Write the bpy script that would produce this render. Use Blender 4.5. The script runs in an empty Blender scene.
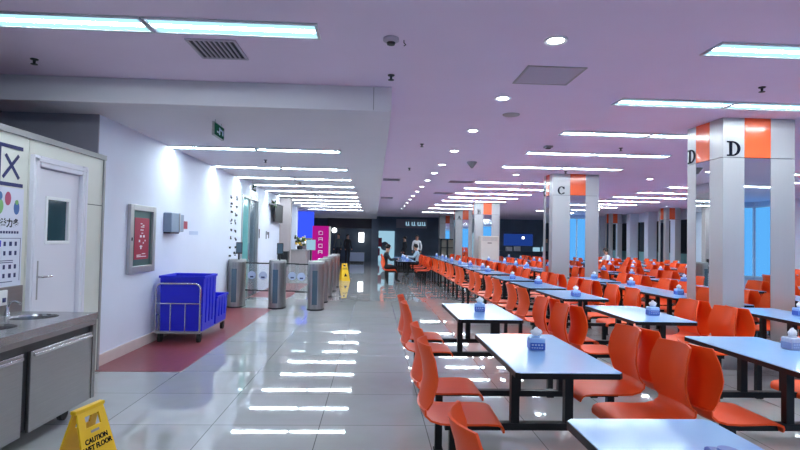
import bpy, bmesh, math, random
from mathutils import Vector, Matrix, Euler
random.seed(7)
PI = math.pi
SC = bpy.context.scene
COL = SC.collection

# ------------------------------------------------------------------ materials
def _nodes(name):
    m = bpy.data.materials.new(name); m.use_nodes = True
    nt = m.node_tree
    return m, nt, nt.nodes.get('Principled BSDF')

def mat(name, col, rough=.5, metal=0., spec=.5, noise=0., nscale=8., bump=0., stretch=None, coat=0., trans=0., alpha=1.):
    m, nt, b = _nodes(name)
    b.inputs['Base Color'].default_value = (*col, 1)
    b.inputs['Roughness'].default_value = rough
    b.inputs['Metallic'].default_value = metal
    b.inputs['Specular IOR Level'].default_value = spec
    b.inputs['Coat Weight'].default_value = coat
    b.inputs['Transmission Weight'].default_value = trans
    b.inputs['Alpha'].default_value = alpha
    if noise or bump:
        tc = nt.nodes.new('ShaderNodeTexCoord'); mp = nt.nodes.new('ShaderNodeMapping')
        nz = nt.nodes.new('ShaderNodeTexNoise'); nz.inputs['Scale'].default_value = nscale
        nz.inputs['Detail'].default_value = 4
        nt.links.new(tc.outputs['Object'], mp.inputs['Vector']); nt.links.new(mp.outputs['Vector'], nz.inputs['Vector'])
        if stretch: mp.inputs['Scale'].default_value = stretch
        if noise:
            mx = nt.nodes.new('ShaderNodeMix'); mx.data_type = 'RGBA'
            mx.inputs['A'].default_value = (*[c*(1-noise) for c in col], 1)
            mx.inputs['B'].default_value = (*[min(1, c*(1+noise)) for c in col], 1)
            nt.links.new(nz.outputs['Fac'], mx.inputs['Factor']); nt.links.new(mx.outputs['Result'], b.inputs['Base Color'])
        if bump:
            bp = nt.nodes.new('ShaderNodeBump'); bp.inputs['Strength'].default_value = bump; bp.inputs['Distance'].default_value = .01
            nt.links.new(nz.outputs['Fac'], bp.inputs['Height']); nt.links.new(bp.outputs['Normal'], b.inputs['Normal'])
    return m

def emit(name, col, strength, noise=0.):
    m = bpy.data.materials.new(name); m.use_nodes = True
    nt = m.node_tree; nt.nodes.clear()
    e = nt.nodes.new('ShaderNodeEmission'); o = nt.nodes.new('ShaderNodeOutputMaterial')
    e.inputs['Color'].default_value = (*col, 1); e.inputs['Strength'].default_value = strength
    nt.links.new(e.outputs[0], o.inputs[0])
    return m

def floor_mat():
    m, nt, b = _nodes('polished_tile')
    N = nt.nodes.new; L = nt.links.new
    tc = N('ShaderNodeTexCoord'); mp = N('ShaderNodeMapping')
    mp.inputs['Location'].default_value = (1.215 + .825*20, -4.2 + .825*30, 0)
    br = N('ShaderNodeTexBrick'); br.offset = 0; br.squash = 1
    br.inputs['Scale'].default_value = 1; br.inputs['Brick Width'].default_value = .825; br.inputs['Row Height'].default_value = .825
    br.inputs['Mortar Size'].default_value = .0035; br.inputs['Mortar Smooth'].default_value = .2; br.inputs['Bias'].default_value = 0
    br.inputs['Color1'].default_value = (.43, .435, .45, 1); br.inputs['Color2'].default_value = (.48, .485, .50, 1)
    br.inputs['Mortar'].default_value = (.16, .16, .17, 1)
    L(tc.outputs['Object'], mp.inputs['Vector']); L(mp.outputs['Vector'], br.inputs['Vector'])
    nz = N('ShaderNodeTexNoise'); nz.inputs['Scale'].default_value = 3; nz.inputs['Detail'].default_value = 6
    L(tc.outputs['Object'], nz.inputs['Vector'])
    mx = N('ShaderNodeMix'); mx.data_type = 'RGBA'; mx.blend_type = 'MULTIPLY'; mx.inputs['Factor'].default_value = .25
    L(br.outputs['Color'], mx.inputs['A']); L(nz.outputs['Color'], mx.inputs['B'])
    hs = N('ShaderNodeHueSaturation'); hs.inputs['Saturation'].default_value = .35
    L(mx.outputs['Result'], hs.inputs['Color']); L(hs.outputs['Color'], b.inputs['Base Color'])
    b.inputs['Roughness'].default_value = .03; b.inputs['Specular IOR Level'].default_value = .75
    return m

M = {}
M['floor'] = floor_mat()
M['red_tile'] = mat('red_floor_tile', (.25, .055, .065), .3, noise=.25, nscale=14)
M['ceil'] = mat('ceiling_paint_bounce_tint', (.80, .67, .84), .9, spec=.2, noise=.03, nscale=2)  # mauve of light bounced off chairs and floor is mixed into the paint
M['soffit'] = mat('soffit_paint', (.70, .68, .73), .9, spec=.2, noise=.03, nscale=2)
M['wall'] = mat('white_wall_paint', (.70, .73, .86), .7, spec=.3, noise=.03, nscale=3)
M['grey_wall'] = mat('grey_wall_paint', (.30, .29, .35), .8, noise=.05)
M['brown_wall'] = mat('taupe_wall_panel', (.36, .31, .32), .6, noise=.06)
M['cream'] = mat('cream_panel', (.66, .66, .60), .35, noise=.03)
M['alu'] = mat('aluminium', (.50, .50, .52), .35, .8)
M['alu_lt'] = mat('satin_aluminium_panel', (.45, .435, .45), .32, .25, noise=.04, nscale=4, stretch=(60, 60, .4))
M['steel'] = mat('brushed_stainless', (.27, .26, .265), .33, .9, noise=.12, nscale=5, stretch=(1, 1, 40))
M['steel_top'] = mat('stainless_worktop', (.36, .36, .375), .22, .9, noise=.08, nscale=6)
M['chrome'] = mat('polished_steel', (.62, .63, .65), .16, 1.)
M['steel_post'] = mat('streaked_steel', (.34, .34, .345), .32, .95, noise=.55, nscale=3, stretch=(9, 9, .15))
M['dark_metal'] = mat('dark_metal', (.03, .03, .035), .4, .5)
M['black'] = mat('black_powder_coat', (.006, .006, .008), .45, spec=.3)
M['rubber'] = mat('black_rubber', (.012, .012, .012), .7)
M['orange'] = mat('orange_chair_shell', (.87, .086, .011), .42, spec=.3, noise=.06, nscale=3)
M['orange_panel'] = mat('orange_gloss_panel', (.85, .12, .035), .2, coat=.3)
M['top'] = mat('white_laminate_blue_sheen', (.33, .56, .92), .12, noise=.03, nscale=6)  # blue reflected by the white tops is put into the base colour
M['mirror'] = mat('mirror_glass', (.82, .88, .90), .015, 1.)
M['ink'] = mat('black_lettering', (.003, .004, .012), .7, spec=.1)
M['white_paint'] = mat('white_door_paint', (.72, .70, .78), .4)
M['white'] = mat('white_plastic', (.80, .80, .82), .4)
M['glass_dark'] = mat('dark_door_glass', (.03, .07, .09), .08)
M['blue'] = mat('blue_plastic', (.008, .014, .66), .38, noise=.08, nscale=3)
M['navy'] = mat('navy_paint', (.004, .006, .10), .5)
M['yellow'] = mat('yellow_plastic', (.86, .52, .012), .42, noise=.06, nscale=6)
M['pink_base'] = mat('beige_skirting_tile', (.62, .52, .50), .35, noise=.08)
M['red_poster'] = mat('crimson_poster', (.36, .008, .05), .35)
M['green_back'] = mat('dark_green_backing', (.03, .10, .10), .4)
M['grey_plastic'] = mat('blue_grey_plastic', (.22, .28, .38), .35)
M['smoke'] = mat('smoked_plastic', (.06, .10, .14), .2)
M['diffuser'] = emit('lamp_diffuser', (.42, .82, 1.), .62)
M['down'] = emit('downlight_lens', (.86, .96, 1.), 20.)
M['tube'] = emit('tube_band', (.80, .95, 1.), 43.)
M['lamp_frame'] = mat('lamp_frame', (.55, .56, .60), .35, .4)
M['daylight'] = emit('daylit_window', (.10, .38, .80), .62)
M['night'] = mat('night_window_glass', (.012, .02, .03), .06)
M['teal'] = mat('teal_frosted_film', (.20, .42, .46), .4)
M['teal_glass'] = mat('teal_glass', (.16, .44, .45), .12)
M['shop'] = mat('dark_shopfront', (.035, .06, .10), .35, noise=.7, nscale=1.6)
M['shop_black'] = mat('black_fascia', (.006, .006, .01), .4)
M['slate'] = mat('slate_wall', (.11, .15, .21), .6, noise=.45, nscale=1.1)
M['blue_led'] = emit('blue_led_wall', (.04, .09, 1.), .55)
M['magenta'] = emit('magenta_lightbox', (.36, .008, .20), .55)
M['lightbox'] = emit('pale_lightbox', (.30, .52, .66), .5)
M['white_glow'] = emit('white_glow', (.9, .95, 1.), 2.5)
M['blue_screen'] = emit('blue_screen', (.02, .07, .38), .30)
M['exit'] = emit('exit_sign_face', (.015, .09, .07), .22)
M['exit_dim'] = mat('exit_sign_green', (.02, .13, .09), .35)
M['skin'] = mat('skin', (.50, .27, .19), .55)
M['hair'] = mat('black_hair', (.01, .009, .009), .5)
M['cloth_white'] = mat('white_cloth', (.75, .76, .80), .8)
M['cloth_dark'] = mat('dark_cloth', (.02, .022, .03), .8)
M['cloth_grey'] = mat('grey_green_cloth', (.10, .12, .12), .8)
M['cloth_blue'] = mat('pale_blue_cloth', (.40, .55, .68), .8)
M['tissue'] = mat('white_tissue', (.85, .86, .90), .8)
M['box_blue'] = mat('pale_blue_clear_plastic', (.34, .52, .84), .2)
M['label_blue'] = mat('blue_label', (.03, .10, .48), .35)
M['box_lav'] = mat('lavender_clear_plastic', (.55, .58, .72), .2)
M['label_lav'] = mat('slate_blue_label', (.28, .34, .58), .35)
M['beige'] = mat('beige_enamel', (.62, .56, .48), .4)
M['gate_glass'] = mat('clear_gate_glass', (.92, .97, .98), .05, trans=.92)
M['gate_glass'].node_tree.nodes['Principled BSDF'].inputs['IOR'].default_value = 1.05
M['sticker'] = mat('blue_white_sticker', (.45, .52, .72), .5)
M['poster_white'] = mat('white_poster', (.66, .68, .80), .5)
M['fruit_red'] = mat('print_red', (.45, .06, .14), .5)
M['fruit_green'] = mat('print_green', (.18, .42, .14), .5)
M['fruit_blue'] = mat('print_blue', (.05, .14, .38), .5)
M['vent_dark'] = mat('vent_cavity', (.015, .015, .025), .7)
M['panel_grey'] = mat('ceiling_hatch_paint', (.47, .42, .52), .85)
M['trim_grey'] = mat('grey_trim', (.30, .29, .30), .45)
M['plant'] = mat('plant_leaves', (.06, .12, .04), .6, noise=.3, nscale=20)

# ------------------------------------------------------------------ mesh builder
class MB:
    def __init__(s): s.bm = bmesh.new()
    def box(s, x0, x1, y0, y1, z0, z1):
        v = [s.bm.verts.new(p) for p in ((x0,y0,z0),(x1,y0,z0),(x1,y1,z0),(x0,y1,z0),(x0,y0,z1),(x1,y0,z1),(x1,y1,z1),(x0,y1,z1))]
        for f in ((0,3,2,1),(4,5,6,7),(0,1,5,4),(1,2,6,5),(2,3,7,6),(3,0,4,7)): s.bm.faces.new([v[i] for i in f])
        return s
    def hexa(s, b, t):
        v = [s.bm.verts.new(p) for p in list(b)+list(t)]; n = len(b)
        s.bm.faces.new(v[:n][::-1]); s.bm.faces.new(v[n:])
        for i in range(n):
            j = (i+1) % n; s.bm.faces.new((v[i], v[j], v[n+j], v[n+i]))
        return s
    def prism(s, pts, d):
        d = Vector(d); return s.hexa(pts, [Vector(p)+d for p in pts])
    def tube(s, pts, r, n=10, closed=False):
        pts = [Vector(p) for p in pts]; rings = []
        N = len(pts); up = None
        for i, p in enumerate(pts):
            a = pts[(i-1) % N] if (closed or i > 0) else p
            b = pts[(i+1) % N] if (closed or i < N-1) else p
            d = (b-a).normalized()
            if up is None:
                up = Vector((0,0,1)) if abs(d.z) < .9 else Vector((1,0,0))
            u = d.cross(up).normalized(); w = u.cross(d).normalized(); up = w
            rr = r[i] if isinstance(r, (list, tuple)) else r
            rings.append([s.bm.verts.new(p+u*math.cos(2*PI*k/n)*rr+w*math.sin(2*PI*k/n)*rr) for k in range(n)])
        for i in range(N if closed else N-1):
            A, B = rings[i], rings[(i+1) % N]
            for k in range(n): s.bm.faces.new((A[k], A[(k+1) % n], B[(k+1) % n], B[k]))
        if not closed:
            s.bm.faces.new(rings[0][::-1]); s.bm.faces.new(rings[-1])
        return s
    def lathe(s, prof, c=(0,0,0), n=24, sx=1., sy=1.):
        rings = []
        for r, z in prof:
            rings.append([s.bm.verts.new((c[0]+r*sx*math.cos(2*PI*k/n), c[1]+r*sy*math.sin(2*PI*k/n), c[2]+z)) for k in range(n)])
        for A, B in zip(rings, rings[1:]):
            for k in range(n): s.bm.faces.new((A[k], A[(k+1) % n], B[(k+1) % n], B[k]))
        if prof[0] != prof[-1]:
            if prof[0][0] > 1e-5: s.bm.faces.new(rings[0][::-1])
            if prof[-1][0] > 1e-5: s.bm.faces.new(rings[-1])
        return s
    def ball(s, c, r, sc=(1,1,1), sub=2):
        m = Matrix.Translation(c) @ Matrix.Diagonal((sc[0]*r, sc[1]*r, sc[2]*r, 1))
        bmesh.ops.create_icosphere(s.bm, subdivisions=sub, radius=1, matrix=m); return s
    def grid(s, rows, closed=False):
        V = [[s.bm.verts.new(p) for p in r] for r in rows]
        for A, B in zip(V, V[1:]):
            for k in range(len(A)-1): s.bm.faces.new((A[k], A[k+1], B[k+1], B[k]))
        return s
    def build(s, name, m, parent=None, bevel=0., smooth=False, seg=2, mods=()):
        bm = s.bm
        if bevel:
            bm.normal_update()
            ed = [e for e in bm.edges if len(e.link_faces) == 2 and e.calc_face_angle(0) > .6]
            bmesh.ops.bevel(bm, geom=ed, offset=bevel, segments=seg, affect='EDGES', profile=.5, clamp_overlap=True)
        bmesh.ops.remove_doubles(bm, verts=bm.verts, dist=1e-6)
        bmesh.ops.recalc_face_normals(bm, faces=bm.faces)
        if parent is not None:
            off = Vector((0, 0, 0)); q = parent
            while q is not None: off += q.location; q = q.parent
            bmesh.ops.translate(bm, vec=-off, verts=bm.verts)
        me = bpy.data.meshes.new(name); bm.to_mesh(me); bm.free()
        me.materials.append(m)
        if smooth:
            for p in me.polygons: p.use_smooth = True
            try: me.set_sharp_from_angle(angle=math.radians(40))
            except Exception: pass
        o = bpy.data.objects.new(name, me); COL.objects.link(o)
        if parent is not None: o.parent = parent
        return o

def tag(o, label=None, cat=None, group=None, kind=None):
    if label: o['label'] = label
    if cat: o['category'] = cat
    if group: o['group'] = group
    if kind: o['kind'] = kind
    return o
def thing(name, label, cat, loc=(0,0,0), group=None, kind=None):
    o = bpy.data.objects.new(name, None); o.empty_display_size = .1; COL.objects.link(o); o.location = loc
    return tag(o, label, cat, group, kind)
KIDS = {}
def copy_tree(o, parent=None):
    c = o.copy(); COL.objects.link(c)
    if parent is not None: c.parent = parent
    for k in list(o.children): copy_tree(k, c)
    return c
def bx(name, m, b, parent=None, bevel=0., **k):
    return MB().box(*b).build(name, m, parent, bevel, **k)
def struct(o, label=None, cat=None):
    return tag(o, label, cat, None, 'structure')
def text(name, s, size, m, M4, parent=None, depth=.002, bold=0., align='CENTER', sx=1.):
    cu = bpy.data.curves.new(name, 'FONT'); cu.body = s; cu.size = size; cu.extrude = depth; cu.offset = bold
    cu.align_x = align; cu.align_y = 'CENTER'
    t = bpy.data.objects.new(name+'_tmp', cu); COL.objects.link(t)
    dg = bpy.context.evaluated_depsgraph_get()
    me = bpy.data.meshes.new_from_object(t.evaluated_get(dg))
    bpy.data.objects.remove(t)
    me.transform(M4 @ Matrix.Diagonal((sx, 1, 1, 1)))
    if parent is not None:
        off = Vector((0,0,0)); q = parent
        while q is not None: off += q.location; q = q.parent
        me.transform(Matrix.Translation(-off))
    me.materials.clear(); me.materials.append(m); me.name = name
    o = bpy.data.objects.new(name, me); COL.objects.link(o)
    if parent is not None: o.parent = parent
    return o
def frame_mat(origin, xdir, ydir):
    x = Vector(xdir).normalized(); y = Vector(ydir).normalized(); z = x.cross(y)
    m = Matrix((x, y, z)).transposed().to_4x4(); m.translation = Vector(origin); return m
# text planes: facing +X (left wall) reads along +Y; facing -Y (towards the camera) reads along +X; facing -X reads along -Y
def on_left_wall(x, y, z): return frame_mat((x, y, z), (0,1,0), (0,0,1))
def on_front(x, y, z): return frame_mat((x, y, z), (1,0,0), (0,0,1))
def on_minus_x(x, y, z): return frame_mat((x, y, z), (0,-1,0), (0,0,1))
ORD = 'first second third fourth fifth sixth seventh eighth ninth tenth eleventh twelfth thirteenth fourteenth fifteenth sixteenth seventeenth eighteenth nineteenth twentieth'.split()

# ------------------------------------------------------------------ room shell
CH, SH = 3.0, 2.75          # main ceiling, lowered ceiling
XR, YB, YF = 13.2, -5.6, 36.
struct(bx('floor', M['floor'], (-6.2, XR+.3, YB-.3, YF+.4, -.12, 0)), 'pale grey polished tile floor with dark joints', 'floor')
struct(bx('ceiling', M['ceil'], (-6.2, XR+.3, YB-.3, YF+.4, CH, CH+.15)), 'main ceiling over the dining hall, painted with a mauve bounce tint', 'ceiling')
struct(bx('ceiling_lowered', M['soffit'], (-6.2, .15, 5.32, YF, SH, CH-.002), bevel=.004), 'lowered grey ceiling over the entrance aisle', 'ceiling')
struct(bx('trim_1', M['trim_grey'], (-.035, -.028, 5.316, 5.32, SH+.01, CH-.01)), 'thin vertical seam on the lowered ceiling face', 'trim')
struct(bx('floor_red_strip', M['red_tile'], (-3.0, -2.03, 5.8, 17.0, .0, .003)), 'dark red tile strip along the left white wall', 'floor')
struct(bx('floor_entry_patch', M['floor'], (-2.95, -2.06, 11.0, 12.9, .003, .006)), 'pale tile patch inside the red strip behind the turnstiles', 'floor')
# partition with the door, foreground left
DY0, DY1 = 4.72, 5.41       # door opening
def part_box(y0, y1, z0, z1, nm): return struct(bx(nm, M['cream'], (-3.05, -2.93, y0, y1, z0, z1)))
pw = MB()
for b in ((YB, 4.615, 0, 2.25), (4.625, 4.64, 0, 2.25), (5.50, 5.845, 0, 2.25), (4.64, 5.50, 2.12, 2.25)):
    pw.box(-3.05, -2.93, *b)
struct(pw.build('wall_left_partition', M['cream']), 'cream panelled partition holding the white door', 'wall')
struct(bx('trim_2', M['trim_grey'], (-3.07, -2.905, YB, 5.87, 2.25, 2.30)), 'grey metal cap along the top of the cream partition', 'trim')
struct(bx('trim_3', M['trim_grey'], (-3.07, -2.915, 5.845, 5.875, 0, 2.25)), 'dark corner strip at the end of the cream partition', 'trim')
struct(bx('trim_4', M['dark_metal'], (-2.935, -2.927, 5.51, 5.84, 1.755, 1.762)), 'fine joint in the cream panel beside the door', 'trim')
struct(bx('wall_left_side', M['grey_wall'], (-6.2, -6.0, YB, 5.9, 0, CH)))
struct(bx('wall_left_return', M['grey_wall'], (-6.2, -3.0, 5.86, 5.88, 0, SH)), 'grey return wall above and behind the partition', 'wall')
struct(bx('wall_left', M['wall'], (-3.2, -3.0, 5.88, 12.15, 0, SH)), 'white wall along the entrance aisle with posters', 'wall')
struct(bx('wall_left_far', M['wall'], (-3.2, -3.0, 13.85, 17.0, 0, SH)), 'white wall beyond the teal glass door', 'wall')
struct(bx('wall_left_lintel', M['wall'], (-3.2, -3.0, 12.15, 13.85, 2.42, SH)))
struct(bx('baseboard_left', M['pink_base'], (-3.0, -2.975, 5.9, 12.15, 0, .13), bevel=.004), 'beige skirting along the white left wall', 'baseboard')
struct(bx('wall_left_jog', M['brown_wall'], (-4.2, -2.65, 17.0, 17.2, 0, SH)), 'taupe wall panel standing across the end of the white wall', 'wall')
struct(bx('wall_left_end', M['wall'], (-4.4, -4.2, 17.2, 34, 0, SH)))
# glass door in the left wall
d2 = struct(thing('door_2', 'teal glass door in the left wall beyond the turnstiles', 'door', (-3.05, 13, 0), kind='structure'))
g = MB(); g.box(-3.08, -3.05, 12.2, 13.05, .02, 2.36); g.build('glass_leaf', M['teal_glass'], d2)
g = MB(); g.box(-3.07, -3.04, 13.05, 13.8, .02, 2.36); g.build('glass_leaf', M['smoke'], d2)
g = MB(); g.box(-3.1, -2.98, 12.15, 12.21, 0, 2.42).box(-3.1, -2.98, 13.79, 13.85, 0, 2.42).box(-3.1, -2.98, 12.21, 13.79, 2.36, 2.42).box(-3.09, -3.02, 13.02, 13.07, 0, 2.36)
g.build('door_frame', M['alu'], d2)
g = MB(); g.tube([(-3.01, 12.95, .9), (-3.01, 12.95, 1.3)], .015); g.build('handle', M['chrome'], d2)
# back wall with daylit windows (seen in the column mirrors), right wall with dark windows and piers
struct(bx('wall_back', M['wall'], (-6.2, XR+.3, YB-.2, YB, 0, CH)), 'white wall at the window end of the hall', 'wall')
for i in range(4):
    x0 = 5.2+i*2.0
    w = struct(thing(f'window_{i+1}', f'blue daylit window behind the tables, {ORD[i]} along the end wall', 'window', (x0+.9, YB, .9)))
    bx('pane', M['daylight'], (x0, x0+1.94, YB, YB+.01, .45, 2.8), w)
    f = MB(); f.box(x0-.04, x0, YB, YB+.05, .4, 2.85).box(x0+1.94, x0+1.96, YB, YB+.05, .4, 2.85).box(x0, x0+1.94, YB, YB+.05, 2.8, 2.85).box(x0, x0+1.94, YB, YB+.08, .4, .45)
    f.build('window_frame', M['white'], w)
w = struct(thing('window_15', 'blue daylit window on the right wall beside the window end', 'window', (XR, -4.6, .9)))
bx('pane', M['daylight'], (XR-.01, XR, YB+.1, -3.6, .45, 2.8), w)
f = MB(); f.box(XR-.05, XR, YB+.1, -3.6, 2.8, 2.85).box(XR-.08, XR, YB+.1, -3.6, .4, .45).box(XR-.05, XR, -3.6, -3.55, .4, 2.85)
f.build('window_frame', M['white'], w)
struct(bx('wall_right', M['wall'], (XR, XR+.2, YB, YF, 0, CH)), 'white far wall behind the right-hand tables', 'wall')
for i in range(10):
    y0 = 17.6+i*1.75
    w = struct(thing(f'window_{i+5}', f'dark window between white piers, {ORD[i]} back along the right wall', 'window', (XR, y0, .3)))
    bx('pane', M['night'], (XR-.03, XR, y0, y0+1.15, 1.15, 2.55), w)
    bx('lower_pane', M['teal'], (XR-.03, XR, y0, y0+1.15, .3, 1.1), w)
    f = MB(); f.box(XR-.06, XR, y0, y0+1.15, 1.1, 1.15).box(XR-.06, XR, y0-.04, y0, .3, 2.55).box(XR-.06, XR, y0+1.15, y0+1.19, .3, 2.55)
    f.build('window_frame', M['dark_metal'], w)
    struct(bx('trim_pier', M['wall'], (XR-.45, XR, y0+1.22, y0+1.60, 0, CH-.01), bevel=.01), f'white wall pier, {ORD[i]} back along the dark windows', 'pier')
# far walls
struct(bx('wall_far', M['slate'], (.2, XR+.3, YF, YF+.2, 0, CH)), 'dark slate wall at the far end of the hall', 'wall')
struct(bx('wall_far_left', M['shop'], (-4.4, .2, 34.6, 34.8, 0, SH)), 'dark blue shopfront wall at the end of the aisle', 'wall')
struct(bx('trim_fascia', M['shop_black'], (-2.95, .0, 33.9, 34.6, 2.12, SH-.005)), 'black fascia over the far shopfront', 'fascia')
struct(bx('wall_far_pier', M['slate'], (-.15, .3, 33.7, 34.9, 0, SH-.005)), 'blue grey pier beside the far shopfront', 'pier')
struct(bx('wall_far_light_pier', M['wall'], (-3.55, -3.2, 22., 22.4, 0, SH-.005)), 'slim white pier in front of the blue lit wall', 'pier')

# ------------------------------------------------------------------ ceiling lamps
def lamp_proto():
    r = thing('ceiling_light', 'x', 'ceiling light')
    f = MB(); L, W = .62, .13
    f.box(-L, L, -W-.012, -W+.012, -.014, 0).box(-L, L, W-.012, W+.012, -.014, 0).box(-L, -L+.02, -W+.012, W-.012, -.014, 0).box(L-.02, L, -W+.012, W-.012, -.014, 0)
    f.build('frame', M['lamp_frame'], r)
    bx('diffuser', M['diffuser'], (-L+.02, L-.02, -W+.012, W-.012, -.006, -.001), r)
    t = MB(); t.box(-L+.03, L-.03, -.025, .025, -.010, -.006); t.build('tube_band', M['tube'], r)
    return r
LP = lamp_proto(); first = [True]
def lamp(x, y, z, label, group):
    o = LP if first[0] else copy_tree(LP); first[0] = False
    o.location = (x, y, z); o['label'] = label; o['group'] = group
SOFF = [7.88, 9.96, 11.68, 13.26, 14.85, 16.55, 18.2, 19.9, 21.6, 24.0]
for i, y in enumerate(SOFF):
    lamp(-1.13, y, SH, f'long light panel on the lowered ceiling, inner one of the {ORD[i]} pair back', 'light panels on the lowered ceiling')
    lamp(-2.38, y, SH, f'long light panel on the lowered ceiling, wall-side one of the {ORD[i]} pair back', 'light panels on the lowered ceiling')
for a, x in (('inner', -1.06), ('outer', -2.31)):
    lamp(x, 3.93, CH, f'large blue-white light panel ahead of the lowered ceiling edge, {a} one of the pair', 'light panels ahead of the lowered ceiling')
G1 = [3.97, 5.56, 7.25, 8.97, 10.72, 13.65, 15.32, 17., 18.65, 20.3, 22.8, 25.3, 29.]
for i, y in enumerate(G1):
    lamp(3.21, y, CH, f'long light panel over the tables near the aisle, inner one of the {ORD[i]} pair', 'light panels over the tables near the aisle')
    lamp(4.47, y, CH, f'long light panel over the tables near the aisle, outer one of the {ORD[i]} pair', 'light panels over the tables near the aisle')
G2 = [3.97, 7.25, 10.72, 12.1, 13.7, 15.35, 17., 18.65, 20.3, 22., 23.65, 25.3]
for i, y in enumerate(G2):
    lamp(8.4, y, CH, f'long light panel over the tables by the windows, inner one of the {ORD[i]} pair', 'light panels over the tables by the windows')
    lamp(9.66, y, CH, f'long light panel over the tables by the windows, outer one of the {ORD[i]} pair', 'light panels over the tables by the windows')
for i, y in enumerate((2.3, -.9, -3.6)):
    for nm, x in (('aisle tables', 3.21), ('aisle tables outer', 4.47), ('window tables', 8.4), ('window tables outer', 9.66)):
        lamp(x, y, CH, f'long light panel over the {nm}, {ORD[i]} one behind the photographer', 'light panels behind the photographer')
for i, y in enumerate((.9, -2.)):
    lamp(-1.06, y, CH, f'long light panel over the wash counter aisle, {ORD[i]} behind the photographer', 'light panels behind the photographer')

dl0 = None
def downlight(x, y, z, label, group):
    global dl0
    if dl0 is None:
        r = thing('downlight', label, 'downlight', (0,0,0), group)
        MB().lathe([(.062, -.006), (.085, -.012), (.09, -.004), (.09, 0), (.062, 0), (.062, -.006)], n=24).build('trim_ring', M['white'], r, smooth=True)
        MB().lathe([(0, -.004), (.062, -.004), (.062, -.001), (0, -.001)], n=24).build('lens', M['down'], r)
        dl0 = r; o = r
    else: o = copy_tree(dl0)
    o.location = (x, y, z); o['label'] = label; o['group'] = group
for i, y in enumerate((3.93, 5.59, 7.3, 9.02, 10.67, 12.06, 13.57, 15.2, 16.8, 18.5, 20.2, 22, 24, 26)):
    downlight(1.35, y, CH, f'round bright downlight above the aisle edge, {ORD[i]} in line', 'downlights above the aisle edge')
for x, y, w in ((3.22, 11.94, 'just in front of column C'), (6.45, 12.12, 'between columns C and D'), (8.6, 26.3, 'deep in the hall between columns'), (9.9, 24.6, 'far back near the windows'), (11.6, 20.5, 'near the orange-topped far column'), (10.6, 27.5, 'farthest back before the windows')):
    downlight(x, y, CH, f'round downlight on the mauve ceiling, {w}', 'downlights over the dining tables')

# ceiling fittings
def sprinkler(x, y, z, label):
    r = thing('sprinkler', label, 'sprinkler', (x, y, z), 'ceiling sprinklers'); z += .003
    MB().lathe([(.0, 0), (.035, 0), (.03, -.012), (.012, -.016), (.01, -.045), (0, -.045)], (x, y, z), 12).build('body', M['dark_metal'], r, smooth=True)
    MB().lathe([(0, -.045), (.028, -.047), (.028, -.052), (0, -.054)], (x, y, z), 12).build('deflector', M['dark_metal'], r)
for x, y, z, l in ((.13, 4.93, CH, 'dark sprinkler ahead of the lowered ceiling corner'), (-3.05, 4.83, CH, 'dark sprinkler above the cream partition'), (3.71, 4.9, CH, 'dark sprinkler between the nearest light panels on the mauve ceiling'),
                   (3.93, 8.29, CH, 'dark sprinkler behind the third pair of light panels'), (.74, 8.44, CH, 'dark sprinkler beside the lowered ceiling edge, nearer one'), (.73, 11.33, CH, 'dark sprinkler beside the lowered ceiling edge, farther one'),
                   (-1.84, 8.95, SH, 'dark sprinkler between first and second light pairs on the lowered ceiling'), (-1.75, 12.5, SH, 'dark sprinkler between third and fourth light pairs on the lowered ceiling'), (-1.75, 15.7, SH, 'dark sprinkler beyond the fifth light pair on the lowered ceiling'), (4.1, 11.2, CH, 'dark sprinkler above the front of column C')):
    sprinkler(x, y, z, l)
r = thing('smoke_detector', 'round white smoke detector ahead of the lowered ceiling', 'smoke detector', (.10, 4.02, CH))
MB().lathe([(0, 0), (.06, 0), (.062, -.02), (.045, -.032), (0, -.034)], (.10, 4.02, CH), 20).build('base', M['panel_grey'], r, smooth=True)
MB().lathe([(0, -.032), (.034, -.034), (.03, -.05), (0, -.052)], (.10, 4.02, CH), 20).build('sensor', M['dark_metal'], r, smooth=True)
tag(MB().tube([(.20, 4.05, CH), (.20, 4.05, CH-.02), (.215, 4.05, CH-.035), (.2, 4.05, CH-.045)], .004, 6).build('ceiling_hook', M['dark_metal']), 'small metal hook beside the smoke detector', 'hook')
r = thing('ceiling_speaker', 'round grey ceiling speaker between the downlight line and light panels', 'speaker', (1.63, 6.31, CH))
MB().lathe([(0, -.006), (.085, -.010), (.10, -.008), (.105, 0), (0, 0)], (1.63, 6.31, CH), 24).build('grille', M['trim_grey'], r, smooth=True)
r = thing('ceiling_detector', 'small grey square detector before the fourth light pair', 'detector', (2.75, 8.3, CH))
MB().box(2.69, 2.81, 8.24, 8.36, CH-.03, CH).build('housing', M['trim_grey'], r, .005)
MB().box(2.715, 2.785, 8.265, 8.335, CH-.045, CH-.03).build('sensor', M['dark_metal'], r, .004)
r = thing('ceiling_cone_detector', 'grey cone-shaped detector left of the fifth light pair', 'detector', (1.88, 10.22, CH))
MB().lathe([(0, 0), (.10, 0), (.10, -.015), (.02, -.12), (0, -.12)], (1.88, 10.22, CH), 20).build('cone', M['trim_grey'], r, smooth=True)
r = thing('access_hatch', 'square grey access hatch in the mauve ceiling', 'hatch', (1.57, 4.78, CH))
MB().box(1.33, 1.82, 4.54, 5.02, CH-.006, CH).build('panel', M['panel_grey'], r)
f = MB(); f.box(1.31, 1.84, 4.52, 4.54, CH-.008, CH).box(1.31, 1.84, 5.02, 5.04, CH-.008, CH).box(1.31, 1.33, 4.54, 5.02, CH-.008, CH).box(1.82, 1.84, 4.54, 5.02, CH-.008, CH)
f.build('frame', M['trim_grey'], r)
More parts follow.
